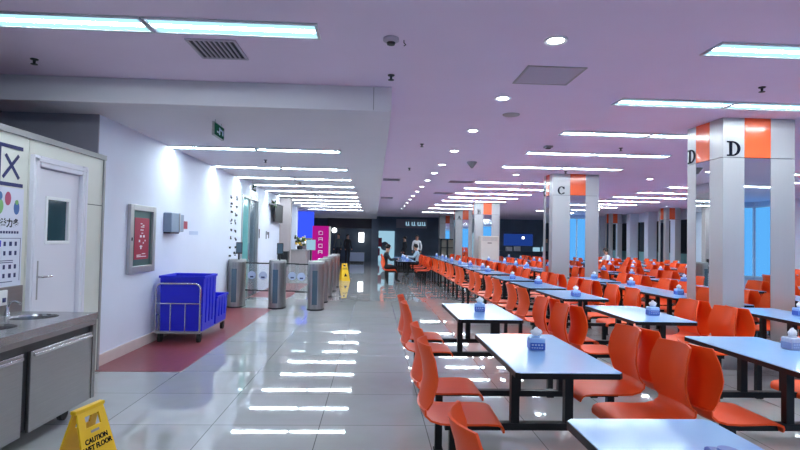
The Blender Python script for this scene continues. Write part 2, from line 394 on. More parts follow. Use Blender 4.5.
def vent(x0, x1, y0, y1, z, label, along_y=True, n=7, name='ceiling_vent'):
    r = thing(name, label, 'vent', ((x0+x1)/2, (y0+y1)/2, z))
    MB().box(x0, x1, y0, y1, z-.004, z-.001).build('backing', M['vent_dark'], r)
    f = MB(); t = .022
    f.box(x0-t, x1+t, y0-t, y0, z-.012, z).box(x0-t, x1+t, y1, y1+t, z-.012, z).box(x0-t, x0, y0, y1, z-.012, z).box(x1, x1+t, y0, y1, z-.012, z)
    f.build('frame', M['panel_grey'], r)
    s = MB()
    for i in range(1, n):
        if along_y:
            x = x0+(x1-x0)*i/n; s.box(x-.007, x+.007, y0, y1, z-.012, z-.004)
        else:
            y = y0+(y1-y0)*i/n; s.box(x0, x1, y-.004, y+.004, z-.010, z-.004)
    s.build('slats', M['panel_grey'], r); return r
vent(-1.49, -1.14, 4.20, 4.60, CH, 'square slatted air vent beside the big light panels', True, 9)
vent(1.95, 2.55, 13.5, 13.9, CH, 'dark slot vent beyond the cone detector, nearer one', False, 5, 'slot_vent')
vent(1.95, 2.5, 16.9, 17.4, CH, 'dark slot vent beyond the cone detector, farther one', False, 5, 'slot_vent')
vent(.22, .62, 13.4, 13.8, CH, 'dark slot vent beside the lowered ceiling edge, nearer one', False, 5, 'slot_vent')
vent(.25, .65, 19.4, 19.9, CH, 'dark slot vent beside the lowered ceiling edge, farther one', False, 5, 'slot_vent')

# ------------------------------------------------------------------ lettered columns
def letter_mesh(ch, h):
    """strokes of a heavy serif capital in 2-D (x right, y up), centred; returns list of quads/polys"""
    P = []
    def rect(x0, x1, y0, y1): P.append([(x0,y0),(x1,y0),(x1,y1),(x0,y1)])
    def arc(cx, cy, rx, ry, tx, ty, a0, a1, n=16):
        for i in range(n):
            a = a0+(a1-a0)*i/n; b = a0+(a1-a0)*(i+1)/n
            o = lambda t: (cx+rx*math.cos(t), cy+ry*math.sin(t)); q = lambda t: (cx+(rx-tx)*math.cos(t), cy+(ry-ty)*math.sin(t))
            P.append([o(a), o(b), q(b), q(a)])
    if ch == 'D':
        rect(-.30, -.10, -.5, .5); rect(-.46, -.30, .40, .5); rect(-.46, -.30, -.5, -.40)
        arc(-.10, 0, .56, .5, .20, .10, -PI/2, PI/2)
    elif ch == 'C':
        arc(.03, 0, .47, .5, .22, .10, PI*.22, PI*1.78, 24); rect(.26, .42, .16, .46); rect(.30, .42, -.40, -.24)
    elif ch == 'B':
        rect(-.32, -.10, -.5, .5); rect(-.44, -.32, .40, .5); rect(-.44, -.32, -.5, -.40)
        arc(-.10, .25, .42, .25, .18, .08, -PI/2, PI/2); arc(-.10, -.24, .48, .26, .19, .09, -PI/2, PI/2)
    else:
        P.append([(-.46,-.5),(-.26,-.5),(.06,.5),(-.06,.5)]); P.append([(.18,-.5),(.48,-.5),(.12,.5),(-.06,.5)]); rect(-.22, .22, -.22, -.12)
    return [[(x*h, y*h) for x, y in p] for p in P]
def add_letter(parent, ch, h, M4):
    bm = MB()
    for k, p in enumerate(letter_mesh(ch, h)):
        z = .0005+.00003*k
        a = [M4 @ Vector((x, y, 0)) for x, y in p]; b = [M4 @ Vector((x, y, .006+z)) for x, y in p]
        bm.hexa(a, b)
    return bm.build('letter', M['ink'], parent)
def column(x0, x1, y0, y1, ch, label, wl=.30, wo=.36, band=.48, mirror=True):
    r = thing('column', label, 'column', ((x0+x1)/2, (y0+y1)/2, 0), kind='structure')
    W = x1-x0; a = x0+W*wl; b = a+W*wo; zt = CH-.004; zb = CH-band
    D = y1-y0; c = y0+D*.36; d = y0+D*.74
    e = .02
    # core and cladding panels (front, left, right, rear)
    bx('core', M['dark_metal'], (x0+e, x1-e, y0+e, y1-e, 0, zt), r)
    pn = MB()
    for (u0, u1) in ((x0, a-.004), (b+.004, x1)):
        for (z0, z1) in ((.0, zb-.004), (zb+.004, zt)):
            pn.box(u0, u1, y0, y0+e, z0, z1)
    for (v0, v1) in ((y0+e, c-.004), (d+.004, y1)):
        for (z0, z1) in ((.0, zb-.004), (zb+.004, zt)):
            pn.box(x0, x0+e, v0, v1, z0, z1); pn.box(x1-e, x1, v0, v1, z0, z1)
    pn.box(x0+e, x1-e, y1-e, y1, 0, zt)
    pn.build('cladding', M['alu_lt'], r)
    f = bx('mirror_panel', M['mirror'], (a, b, y0+.004, y0+e, .38, zb-.004), r)
    bx('mirror_panel', M['mirror'], (x0+.004, x0+e, c, d, .38, zb-.004), r)
    bx('mirror_panel', M['mirror'], (x1-e, x1-.004, c, d, .38, zb-.004), r)
    lo = MB(); lo.box(a, b, y0+.004, y0+e, 0, .372).box(x0+.004, x0+e, c, d, 0, .372).box(x1-e, x1-.004, c, d, 0, .372)
    lo.build('lower_panel', M['alu_lt'], r)
    for k, bb in enumerate(((a, b, y0-.002, y0+e, zb+.004, zt), (x0-.002, x0+e, c, d, zb+.004, zt), (x1-e, x1+.002, c, d, zb+.004, zt))):
        bx('orange_panel', M['orange_panel'], bb, r)
    if ch:
        add_letter(r, ch, .18, on_front(x0+W*wl*.48, y0, zb+.105))
        add_letter(r, ch, .18, on_minus_x(x0, (y1+d)/2, zb+.105))
    return r
column(4.14, 5.03, 6.10, 6.82, 'D', 'mirrored column lettered D with orange bands, nearest column')
column(3.95, 5.00, 11.58, 12.2, 'C', 'mirrored column lettered C with orange bands', .38, .33)
column(4.0, 5.0, 20.9, 21.6, 'B', 'mirrored column lettered B behind the beige air conditioner', .34, .33)
column(4.1, 4.98, 26.5, 27.2, 'A', 'mirrored column lettered A with orange bands', .40, .34)
column(4.06, 4.94, 32.6, 33.2, '', 'farthest orange-banded column in the aisle line', .40, .30)
column(12.1, 12.72, 21.4, 22., '', 'orange-banded column before the dark windows, nearer one', .22, .38)
column(12.1, 12.72, 26.6, 27.2, '', 'orange-banded column before the dark windows, farther one', .22, .38)

# ------------------------------------------------------------------ canteen table sets
TH, TW, TL = .75, .60, 1.20
def table_proto(detail):
    r = thing('dining_table', 'x', 'table')
    def slab(x0, x1, y0, y1, z0, z1, c):
        p = [(x0+c,y0,z0),(x1-c,y0,z0),(x1,y0+c,z0),(x1,y1-c,z0),(x1-c,y1,z0),(x0+c,y1,z0),(x0,y1-c,z0),(x0,y0+c,z0)]
        return MB().prism(p, (0,0,z1-z0))
    t = slab(.004, TW-.004, .004, TL-.004, TH-.004, TH, .022).build('tabletop', M['top'], r)
    slab(0, TW, 0, TL, TH-.034, TH-.004, .025).build('edge_band', M['black'], r)
    fr = ((.20, (.045, .36)), (.86, (.24, .555)))
    s = .022
    for y, ps in fr:
        bx('cross_bar', M['black'], (-.36, TW+.36, y-.025, y+.025, .378, .418), r)
        for x in ps: bx('post', M['black'], (x-.024, x+.024, y-s, y+s, .418, TH-.034), r)
        for x in (-.31, TW+.31):
            l = bx('leg', M['black'], (x-.024, x+.024, y-s, y+s, .012 if detail else 0, .378), r)
            if detail: bx('foot_pad', M['rubber'], (x-.032, x+.032, y-.03, y+.03, 0, .012), l)
    return r

PROF = [(.480,.382,.178,0), (.478,.402,.188,0), (.466,.424,.195,0), (.440,.436,.199,0), (.38,.440,.203,.002), (.29,.437,.204,.005), (.20,.433,.202,.008), (.12,.434,.200,.012),
        (.065,.444,.197,.020), (.026,.468,.194,.030), (.004,.504,.194,.038),
        (.005,.545,.192,.043), (.014,.590,.193,.047), (.024,.640,.199,.050), (.025,.680,.203,.052), (.018,.730,.200,.052), (.008,.780,.191,.053), (-.006,.825,.181,.050), (-.013,.852,.178,.049), (-.015,.862,.171,.048)]
def shell(i0, i1):
    rows = []
    n = 9
    for x, z, w, d in PROF[i0:i1]:
        row = []
        for k in range(n):
            t = -1+2*k/(n-1); e = abs(t)**1.9
            back = min(1, max(0, (z-.44)/.1))
            row.append((x + d*e*back*1.25, t*w, z + d*e*(1-back)*.6))
        rows.append(row)
    b = MB(); b.grid(rows)
    bmesh.ops.recalc_face_normals(b.bm, faces=b.bm.faces)
    bmesh.ops.solidify(b.bm, geom=b.bm.faces[:]+b.bm.edges[:]+b.bm.verts[:], thickness=.011)
    return b
SPLIT = 10
def chair_proto(detail):
    if not detail:
        b = shell(0, len(PROF)); o = b.build('canteen_chair', M['orange'], smooth=True)
        # bracket in the same mesh, black
        bm = bmesh.new(); bm.from_mesh(o.data)
        k = MB().box(.10, .34, -.05, .05, .418, .430).bm
        me2 = bpy.data.meshes.new('t'); k.to_mesh(me2); k.free()
        n0 = len(bm.faces); bm.from_mesh(me2); bm.faces.ensure_lookup_table()
        for f in bm.faces[n0:]: f.material_index = 1
        bm.to_mesh(o.data); bm.free(); o.data.materials.append(M['black'])
        return tag(o, 'x', 'chair')
    r = thing('canteen_chair', 'x', 'chair')
    shell(0, SPLIT+1).build('seat', M['orange'], r, smooth=True)
    shell(SPLIT, len(PROF)).build('backrest', M['orange'], r, smooth=True)
    MB().box(.10, .34, -.11, .11, .419, .429).build('bracket', M['black'], r)
    return r
TPa, TPb = table_proto(True), table_proto(False)
CPa, CPb = chair_proto(True), chair_proto(False)
used = {}
def inst(proto):
    if used.get(proto.name): return copy_tree(proto)
    used[proto.name] = 1; return proto
LINE = ['row beside the aisle', 'second row from the aisle', 'third row from the aisle', 'fourth row from the aisle', 'fifth row from the aisle', 'sixth row from the aisle', 'seventh row from the aisle']

def tissue_proto(kind):
    bm_, lm = (M['label_blue'], M['label_blue']) if kind == 'd' else (M['box_blue'], M['label_blue']) if kind == 'b' else (M['box_lav'], M['label_lav'])
    r = thing('tissue_box', 'x', 'tissue box')
    MB().box(-.06, .06, -.055, .055, 0, .10).build('body', bm_, r, .012)
    l = MB(); l.box(-.056, .056, -.0565, -.055, .008, .062).box(-.0615, -.06, -.05, .05, .008, .062).box(.06, .0615, -.05, .05, .008, .062)
    l = l.build('label', lm, r)
    w = MB()
    for k in range(4): w.box(-.045+.024*k, -.045+.024*k+.016, -.0575, -.0565, .040, .052)
    for k in range(5): w.box(-.046+.019*k, -.046+.019*k+.013, -.0575, -.0565, .020, .028)
    w.build('print', M['sticker'], l)
    MB().lathe([(.030, .098), (.034, .106), (.03, .112), (0, .112)], n=14).build('rim', bm_, r, smooth=True)
    if kind == 'd': return r
    t = MB()
    rows = []
    for i in range(6):
        z = .11+.013*i; rr = (.020, .028, .030, .024, .014, .004)[i]
        rows.append([(rr*1.35*math.cos(2*PI*k/12)*(1+.25*math.sin(3*k+i)), rr*.8*math.sin(2*PI*k/12)*(1+.2*math.cos(2*k+i)), z+.006*math.sin(k*2+i)) for k in range(13)])
    t.grid(rows); t.build('tissue', M['tissue'], r, smooth=True)
    return r
TBb, TBl, TBd = tissue_proto('b'), tissue_proto('l'), tissue_proto('d')

COLX = [.79, 2.43, 4.05, 5.68, 7.30, 8.92, 10.55]
R_ = [.93, 2.86, 4.78, 6.65, 8.15, 9.72, 11.5, 13.1, 14.7, 16.3, 17.9, 19.5, 21.1, 22.7]
layout = []
layout += [(0, y) for y in (.93, 2.86, 4.78, 17.2, 18.8, 20.4)]
layout += [(1, y) for y in R_[1:]]
layout += [(2, y) for y in (2.86, 4.78, 6.95, 8.15, 9.72, 12.5, 14.1, 15.7, 17.3, 18.9)]
layout += [(3, 2.86), (3, 4.78), (4, 2.86), (4, 4.78), (5, .93), (5, 2.86)]
for c in range(3, 7):
    for y in R_:
        cx, cy = COLX[c]+.3, y+.6
        px = 374+530*cx/cy
        if px < 850 and (c, y) not in layout: layout.append((c, y))
cnt = {}
for ci, y0 in layout:
    k = cnt.get(ci, 0); cnt[ci] = k+1
    x0 = COLX[ci]; near = y0 < 14
    jx, jr = random.uniform(-.01, .01), 0
    t = inst(TPa if near else TPb); t.location = (x0+jx, y0, 0)
    t['label'] = f'white black-edged canteen table, {ORD[k]} back in the {LINE[ci]}'; t['group'] = 'white canteen tables'
    for side in (0, 1):
        for q, yc in enumerate((.30, .90)):
            c = inst(CPa if near else CPb)
            yy = y0+yc+random.uniform(-.012, .012)
            if side == 0: c.location = (x0+jx-.505, yy, 0); c.rotation_euler = (0, 0, random.uniform(-.03, .03))
            else: c.location = (x0+jx+TW+.505, yy, 0); c.rotation_euler = (0, 0, PI+random.uniform(-.03, .03))
            c['label'] = f"orange chair on {'aisle' if side == 0 else 'far'} side, {'nearer' if q == 0 else 'farther'} seat, {ORD[k]} table back, {LINE[ci]}"
            c['group'] = 'orange canteen chairs'
    lav = (ci, k) in ((1, 0),)
    b = inst(TBd if (ci, k) == (0, 0) else TBl if lav else TBb)
    bxx, byy = {(0,0): (.42, 1.10-.06), (0,1): (.30, .62), (0,2): (.30, .55), (1,0): (.50, .72), (1,1): (.40, .45)}.get((ci, k), (random.uniform(.22, .42), random.uniform(.3, .8)))
    if (ci, k) == (0, 0): bxx, byy = .30, .65
    b.location = (x0+jx+bxx, y0+byy, TH); b.scale = (.84, .84, .84); b.rotation_euler = (0, 0, random.uniform(-.25, .25))
    b['label'] = 'deep blue tissue box on the nearest table beside the aisle' if (ci, k) == (0, 0) else f"{'lavender' if lav else 'blue'} tissue box with white tissue on {ORD[k]} table back, {LINE[ci]}"
    b['group'] = 'tissue boxes on the tables'

# ------------------------------------------------------------------ wash counter (foreground left)
wc = thing('wash_counter', 'stainless steel wash counter against the cream partition', 'counter', (-2.62, 3.4, 0))
CY0, CY1, CXF, CXB = 1.4, 4.58, -2.30, -2.915
basins = [(-2.64, 4.29, .17), (-2.63, 3.78, .17), (-2.63, 2.9, .17)]
top = MB()
ys = [CY0]
for bx_, by, br_ in sorted(basins, key=lambda b: b[1]): ys += [by-.22, by+.22]
ys.append(CY1)
for i in range(0, len(ys), 2):
    if ys[i+1]-ys[i] > .001: top.box(CXB, CXF, ys[i], ys[i+1], .765, .80)
for bx_, by, br_ in basins:      # square plate with a round hole, then the bowl
    n = 32; xa, xb = CXB, CXF
    sq = []
    ci_ = []
    for k in range(n):
        a = 2*PI*k/n; ca, sa = math.cos(a), math.sin(a)
        cxm = (xa+xb)/2; hx = (xb-xa)/2; hy = .22
        s_ = min(hx/abs(ca) if abs(ca) > 1e-6 else 9, hy/abs(sa) if abs(sa) > 1e-6 else 9)
        sq.append((cxm+ca*s_, by+sa*s_)); ci_.append((bx_+br_*ca, by+br_*sa))
    bm = top.bm
    rings = [[bm.verts.new((*p, .80)) for p in sq], [bm.verts.new((*p, .80)) for p in ci_]]
    for rr, z in ((.97, .785), (.93, .72), (.75, .67), (.25, .655), (.08, .65)):
        rings.append([bm.verts.new((bx_+(p[0]-bx_)*rr, by+(p[1]-by)*rr, z)) for p in ci_])
    for A, B in zip(rings, rings[1:]):
        for k in range(n): bm.faces.new((A[k], A[(k+1) % n], B[(k+1) % n], B[k]))
    bm.faces.new(rings[-1])
    top.box(xb-.02, xb, by-.22, by+.22, .765, .799)
top.build('worktop', M['steel_top'], wc)
bx('front_apron', M['steel_top'], (CXF-.004, CXF+.006, CY0, CY1+.003, .745, .803), wc, .003)
bx('backsplash', M['steel'], (-2.925, -2.905, CY0, 4.57, .80, 1.02), wc, .003)
body = MB(); body.box(CXB, CXF-.03, CY0, CY1-.02, .12, .745)
body.build('cabinet_body', M['dark_metal'], wc)
bx('end_panel', M['steel'], (CXB, CXF-.002, CY1-.02, CY1, .10, .745), wc, .003)
bx('head_rail', M['steel'], (CXF-.03, CXF-.004, CY0, CY1-.02, .705, .745), wc)
for a, b, l in ((3.74, 4.52, 'panel'), (2.62, 3.66, 'panel'), (1.45, 2.55, 'panel')):
    d = bx('door', M['steel'], (CXF-.03, CXF-.006, a, b, .10, .645), wc, .004)
    h = MB(); h.box(CXF-.03, CXF+.012, a+.02, b-.02, .612, .632).box(CXF-.03, CXF-.004, a, b, .645, .65)
    h.build('handle', M['chrome'], d, .003)
bx('post', M['steel'], (CXF-.03, CXF-.004, 4.53, CY1, .10, .70), wc)
for yy in (1.6, 3.2, 4.3):
    for xx in (CXF-.10, CXB+.08):
        w = MB(); w.tube([(xx-.018, yy, .05), (xx+.018, yy, .05)], .05, 16); w = w.build('caster', M['rubber'], wc, smooth=True)
        MB().box(xx-.026, xx+.026, yy-.025, yy+.03, .06, .12).build('fork', M['dark_metal'], w)
def faucet(y):
    f = thing('faucet', f"small chrome tap at the {'farther' if y > 4 else 'nearer'} basin of the wash counter", 'tap', (-2.80, y, .80), 'taps of the wash counter')
    MB().lathe([(0, 0), (.022, 0), (.018, .03), (.012, .05), (.012, .09), (0, .09)], (-2.84, y, .80), 14).build('base', M['chrome'], f, smooth=True)
    MB().tube([(-2.84, y, .87), (-2.82, y, .91), (-2.78, y, .92), (-2.74, y, .90)], .009, 10).build('spout', M['chrome'], f, smooth=True)
faucet(4.29); faucet(3.78)
# soap socket box on the backsplash
so = thing('wall_socket', 'white socket box with blue mark above the wash counter', 'socket', (-2.90, 4.36, .98))
MB().box(-2.903, -2.885, 4.27, 4.36, .88, 1.00).build('cover', M['white'], so, .006)
MB().box(-2.885, -2.882, 4.30, 4.335, .905, .94).build('mark', M['navy'], so)

# door in partition
d = thing('door_1', 'white door with small dark window in the cream partition', 'door', (-2.95, 5.07, 0), kind='structure')
f = MB()
f.box(-2.99, -2.895, 4.645, 4.73, 0, 2.125).box(-2.99, -2.895, 5.405, 5.495, 0, 2.125).box(-2.99, -2.895, 4.73, 5.405, 2.03, 2.125)
f.build('door_frame', M['white_paint'], d, .008)
f = MB(); f.box(-2.90, -2.885, 4.66, 4.70, 0, 2.10).box(-2.90, -2.885, 5.44, 5.48, 0, 2.10).box(-2.90, -2.885, 4.66, 5.48, 2.07, 2.105)
f.build('architrave', M['white_paint'], d, .005)
l = MB(); l.box(-2.975, -2.935, 4.735, 4.90, .01, 2.022).box(-2.975, -2.935, 5.235, 5.395, .01, 2.022).box(-2.975, -2.935, 4.90, 5.235, .01, 1.38).box(-2.975, -2.935, 4.90, 5.235, 1.76, 2.022)
l.build('leaf', M['white_paint'], d)
f = MB(); f.box(-2.94, -2.925, 4.875, 4.905, 1.355, 1.785).box(-2.94, -2.925, 5.23, 5.26, 1.355, 1.785).box(-2.94, -2.925, 4.905, 5.23, 1.355, 1.385).box(-2.94, -2.925, 4.905, 5.23, 1.755, 1.785)
f.build('window_bead', M['white'], d, .003)
bx('pane', M['glass_dark'], (-2.965, -2.955, 4.90, 5.235, 1.38, 1.76), d)
h = bx('handle_plate', M['chrome'], (-2.936, -2.926, 4.765, 4.80, .87, 1.21), d, .003)
h.data.materials[0] = M['trim_grey']
MB().tube([(-2.926, 4.782, 1.07), (-2.885, 4.782, 1.07), (-2.88, 4.80, 1.07), (-2.88, 4.92, 1.07)], .009, 10).build('lever', M['chrome'], h, smooth=True)

# sign with blue X and bars, wall poster
sg = thing('letter_sign', 'cream sign with big blue X and blue bars on the partition', 'sign', (-2.925, 4.2, 1.98))
s = MB(); s.box(-2.929, -2.926, 3.2, 4.54, 2.13, 2.16).box(-2.929, -2.926, 3.2, 4.55, 1.825, 1.855).box(-2.929, -2.926, 4.265, 4.282, 1.855, 2.13)
s.build('bars', M['navy'], sg)
def stroke(a, b, w):
    a, b = Vector(a), Vector(b); dd = (b-a).normalized(); n = Vector((-dd.y, dd.x))*w/2
    return [(-2.9285, p.x, p.y) for p in (a-n, b-n, b+n, a+n)]
s = MB(); s.prism(stroke((4.335, 2.075), (4.50, 1.895), .028), (.0025,0,0)); s.prism([(p[0]+.0002, p[1], p[2]) for p in stroke((4.49, 2.085), (4.31, 1.89), .026)], (.0025,0,0))
s.build('letter', M['navy'], sg)
ps = thing('wall_poster', 'tall white fruit drink poster under the blue X sign', 'poster', (-2.925, 4.2, 1.4))
bx('sheet', M['poster_white'], (-2.929, -2.924, 3.55, 4.565, 1.02, 1.815), ps)
def blob(y, z, ry, rz, m, nm, xo=0.):
    MB().lathe([(0, 0), (1, 0), (1, .0015), (0, .0015)], n=20).bm.free()
    b = MB(); n = 20
    p = [(-2.924, y+ry*math.cos(2*PI*k/n), z+rz*math.sin(2*PI*k/n)) for k in range(n)]
    b.prism(p, (.0015+xo, 0, 0)); b.build(nm, m, ps)
blob(4.375, 1.725, .035, .055, M['fruit_red'], 'fruit_print'); blob(4.48, 1.655, .034, .055, M['fruit_blue'], 'fruit_print'); blob(4.275, 1.66, .05, .065, M['fruit_green'], 'fruit_print')
blob(4.28, 1.74, .03, .035, M['fruit_blue'], 'fruit_print', .0004); blob(4.48, 1.70, .02, .02, M['fruit_green'], 'fruit_print', .0006)
text('title_print', '益力多', .074, M['ink'], on_left_wall(-2.9235, 4.405, 1.525), ps, .0006, .002, sx=1.)
b = MB()
for k in range(7): b.box(-2.924, -2.9228, 4.30+.032*k, 4.30+.032*k+.022, 1.445, 1.465)
b.box(-2.924, -2.9228, 4.1, 4.545, 1.405, 1.409).box(-2.924, -2.9228, 4.541, 4.545, 1.06, 1.405)
for rz_ in (1.345, 1.27, 1.16, 1.09):
    for k in range(3): b.box(-2.924, -2.9228, 4.345+.065*k, 4.37+.065*k+.006*(k % 2), rz_, rz_+.035)
for rz_ in (1.225, 1.21, 1.055): b.box(-2.924, -2.9228, 4.25, 4.46, rz_, rz_+.006)
b.build('small_print', M['navy'], ps)
b = MB(); b.box(-2.924, -2.9226, 4.255, 4.315, 1.34, 1.39).box(-2.924, -2.9226, 4.255, 4.31, 1.14, 1.19); b.build('icon_print', M['blue'], ps)

# ------------------------------------------------------------------ left wall fittings
dc = thing('display_case', 'silver framed display case with crimson notice on white wall', 'display case', (-2.98, 6.98, 1.39))
X0 = -3.0
f = MB(); f.box(X0, X0+.045, 6.60, 6.69, .97, 1.83).box(X0, X0+.045, 7.26, 7.35, .97, 1.83).box(X0, X0+.045, 6.69, 7.26, 1.76, 1.83).box(X0, X0+.045, 6.69, 7.26, .97, 1.06)
f.build('frame', M['alu'], dc, .006)
bx('backing', M['green_back'], (X0, X0+.012, 6.69, 7.26, 1.06, 1.76), dc)
rp = bx('notice', M['red_poster'], (X0+.012, X0+.015, 6.78, 7.20, 1.14, 1.67), dc)
b = MB()
for y, z, w, h in ((6.94, 1.59, .05, .012), (7.0, 1.57, .05, .012), (6.95, 1.55, .10, .010), (6.94, 1.51, .09, .012), (6.97, 1.47, .05, .010), (6.93, 1.42, .05, .03), (7.02, 1.42, .05, .03), (6.90, 1.36, .04, .03), (7.02, 1.34, .03, .02), (7.07, 1.37, .03, .02), (6.95, 1.27, .035, .05), (6.93, 1.30, .08, .012), (6.85, 1.17, .28, .010), (6.85, 1.19, .12, .010), (7.0, 1.205, .10, .010)):
    b.box(X0+.015, X0+.0165, y, y+w, z, z+h)
b.build('print', M['tissue'], rp)
tag(bx('lock', M['dark_metal'], (X0+.045, X0+.052, 6.63, 6.65, 1.38, 1.42), dc), 'small dark lock')
td = thing('towel_dispenser', 'blue grey paper towel dispenser on white wall', 'dispenser', (-2.95, 7.95, 1.63))
MB().box(X0-.004, X0+.12, 7.70, 8.06, 1.50, 1.78).build('housing', M['grey_plastic'], td, .015)
bx('front_strip', M['alu'], (X0+.12, X0+.128, 7.99, 8.02, 1.50, 1.78), td)
bx('side_housing', M['grey_plastic'], (X0, X0+.11, 8.06, 8.22, 1.51, 1.77), td, .01)
bx('lip', M['dark_metal'], (X0, X0+.10, 7.72, 8.05, 1.48, 1.50), td)
tag(bx('wall_card', M['red_poster'], (X0, X0+.01, 8.36, 8.66, 1.56, 1.68)), 'small red card on white wall beyond the towel dispenser', 'card')
tag(bx('paper_notice', M['sticker'], (X0-.003, X0+.004, 8.78, 9.20, 1.47, 1.53)), 'pale paper strip on white wall beyond the red card', 'notice')
# wall lettering beyond
ws = thing('wall_notice', 'two columns of black characters on white wall by glass door', 'sign', (-3, 11.6, 1.6))
random.seed(3)
for r_ in range(9):
    bmw = MB(); z = 2.27-r_*.175
    for y in (11.22, 11.62):
        for q in range(3):
            yy = y+random.uniform(-.08, .08); zz = z+random.uniform(-.035, .035)
            bmw.box(X0, X0+.004, yy, yy+random.uniform(.05, .14), zz, zz+random.uniform(.02, .05))
    bmw.build('lettering', M['ink'], ws)
w2 = thing('wall_label', 'short black characters on white wall past the glass door', 'sign', (-3, 14.4, 1.55))
b = MB()
for y, z0, z1 in ((14.0, 1.42, 1.66), (14.9, 1.40, 1.62), (15.1, 1.52, 1.60), (15.25, 1.42, 1.6)): b.box(X0, X0+.004, y, y+.09, z0, z1)
b.build('lettering', M['ink'], w2)
def exit_sign(x, y, z, label, ry):
    r = thing('exit_sign', label, 'exit sign', (x, y, z+.2), 'hanging exit signs')
    bx('housing', M['trim_grey'], (x-.005, x+.022, y-.19, y+.19, z-.075, z+.075), r, .003)
    bx('sign_face', M['exit'], (x+.022, x+.025, y-.18, y+.18, z-.065, z+.065), r)
    b = MB(); b.box(x+.0255, x+.0265, y-.02, y+.02, z-.04, z+.04).box(x+.0255, x+.0265, y+.02, y+.08, z+.01, z+.03).box(x+.0255, x+.0265, y-.10, y-.04, z-.03, z-.01).box(x+.0255, x+.0265, y+.10, y+.15, z-.03, z+.03)
    b.build('pictogram', M['sticker'], r)
    h = MB(); h.tube([(x+.01, y-.12, z+.075), (x+.01, y-.12, SH)], .004, 6).tube([(x+.01, y+.12, z+.075), (x+.01, y+.12, SH)], .004, 6); h.build('hanger', M['trim_grey'], r)
exit_sign(-1.79, 6.05, 2.64, 'green exit sign hanging under the front of the lowered ceiling', 0)
exit_sign(-2.8, 12.35, 2.58, 'green exit sign hanging before the teal glass door', 0)
tv = thing('wall_television', 'black television on bracket near the taupe wall', 'television', (-2.95, 15.6, 2.2))
bx('screen', M['black'], (-2.92, -2.86, 15.45, 16.75, 1.90, 2.44), tv, .01)
bx('bracket', M['dark_metal'], (-3.0, -2.92, 16.0, 16.3, 2.1, 2.3), tv)
pl = thing('potted_plant', 'dark leafy plant on ledge above the television', 'plant', (-2.9, 15.3, 2.5))
b = MB()
for k in range(36):
    a = random.uniform(0, 2*PI); L = random.uniform(.10, .3); c = Vector((-2.86, 15.25, 2.40)); dv = Vector((math.cos(a)*.3, math.sin(a), random.uniform(-.5, .6))).normalized()
    e = c+dv*L; n = dv.cross(Vector((0,0,1))).normalized()*.025
    mid = c+dv*L*.5+Vector((0,0,.02))
    b.bm.faces.new([b.bm.verts.new(p) for p in (c, mid-n, e, mid+n)])
b.build('leaves', M['plant'], pl)
MB().box(-2.98, -2.80, 15.1, 15.4, 2.36, 2.40).build('shelf', M['trim_grey'], pl)

# ------------------------------------------------------------------ cart with blue bins
ct = thing('trolley', 'tubular steel trolley with casters by the white wall', 'trolley', (-2.64, 8.0, 0))
c0, c1, y0, y1 = -2.93, -2.34, 7.36, 8.62
MB().box(c0, c1, y0, y1, .12, .15).build('platform', M['trim_grey'], ct, .006)
def hoop(y, m=ct, z1=.80):
    r_ = .07; P = [(c0, y, .14)]
    P += [(c0, y, z1-r_)] + [(c0+r_-r_*math.cos(a), y, z1-r_+r_*math.sin(a)) for a in (PI/8, PI/4, 3*PI/8)] + [(c0+r_, y, z1)]
    P += [(c1-r_, y, z1)] + [(c1-r_+r_*math.sin(a), y, z1-r_+r_*math.cos(a)) for a in (PI/8, PI/4, 3*PI/8)] + [(c1, y, z1-r_), (c1, y, .14)]
    return P
MB().tube(hoop(y0), .013, 10).build('end_hoop', M['chrome'], ct, smooth=True)
b = MB(); b.tube([(c0, y0, .53), (c1, y0, .53)], .010, 8)
for k in (1, 2): b.tube([(c0+(c1-c0)*k/3, y0, .15), (c0+(c1-c0)*k/3, y0, .53)], .008, 8)
b.build('end_rails', M['chrome'], ct, smooth=True)
for xx in (c0, c1):
    b = MB(); b.tube([(xx, y0+.02, .15), (xx, y0+.02, .36), (xx, y0+.06, .38), (xx, y0+.12, .36), (xx, y0+.12, .15)], .009, 8)
    b.build('side_loop', M['chrome'], ct, smooth=True)
for xx in (c0+.05, c1-.02):
    for yy in (y0+.05, y1-.1):
        w = MB().tube([(xx-.02, yy, .055), (xx+.02, yy, .055)], .055, 18).build('caster', M['rubber'], ct, smooth=True)
        MB().box(xx-.028, xx+.028, yy-.02, yy+.04, .06, .12).build('fork', M['dark_metal'], w)
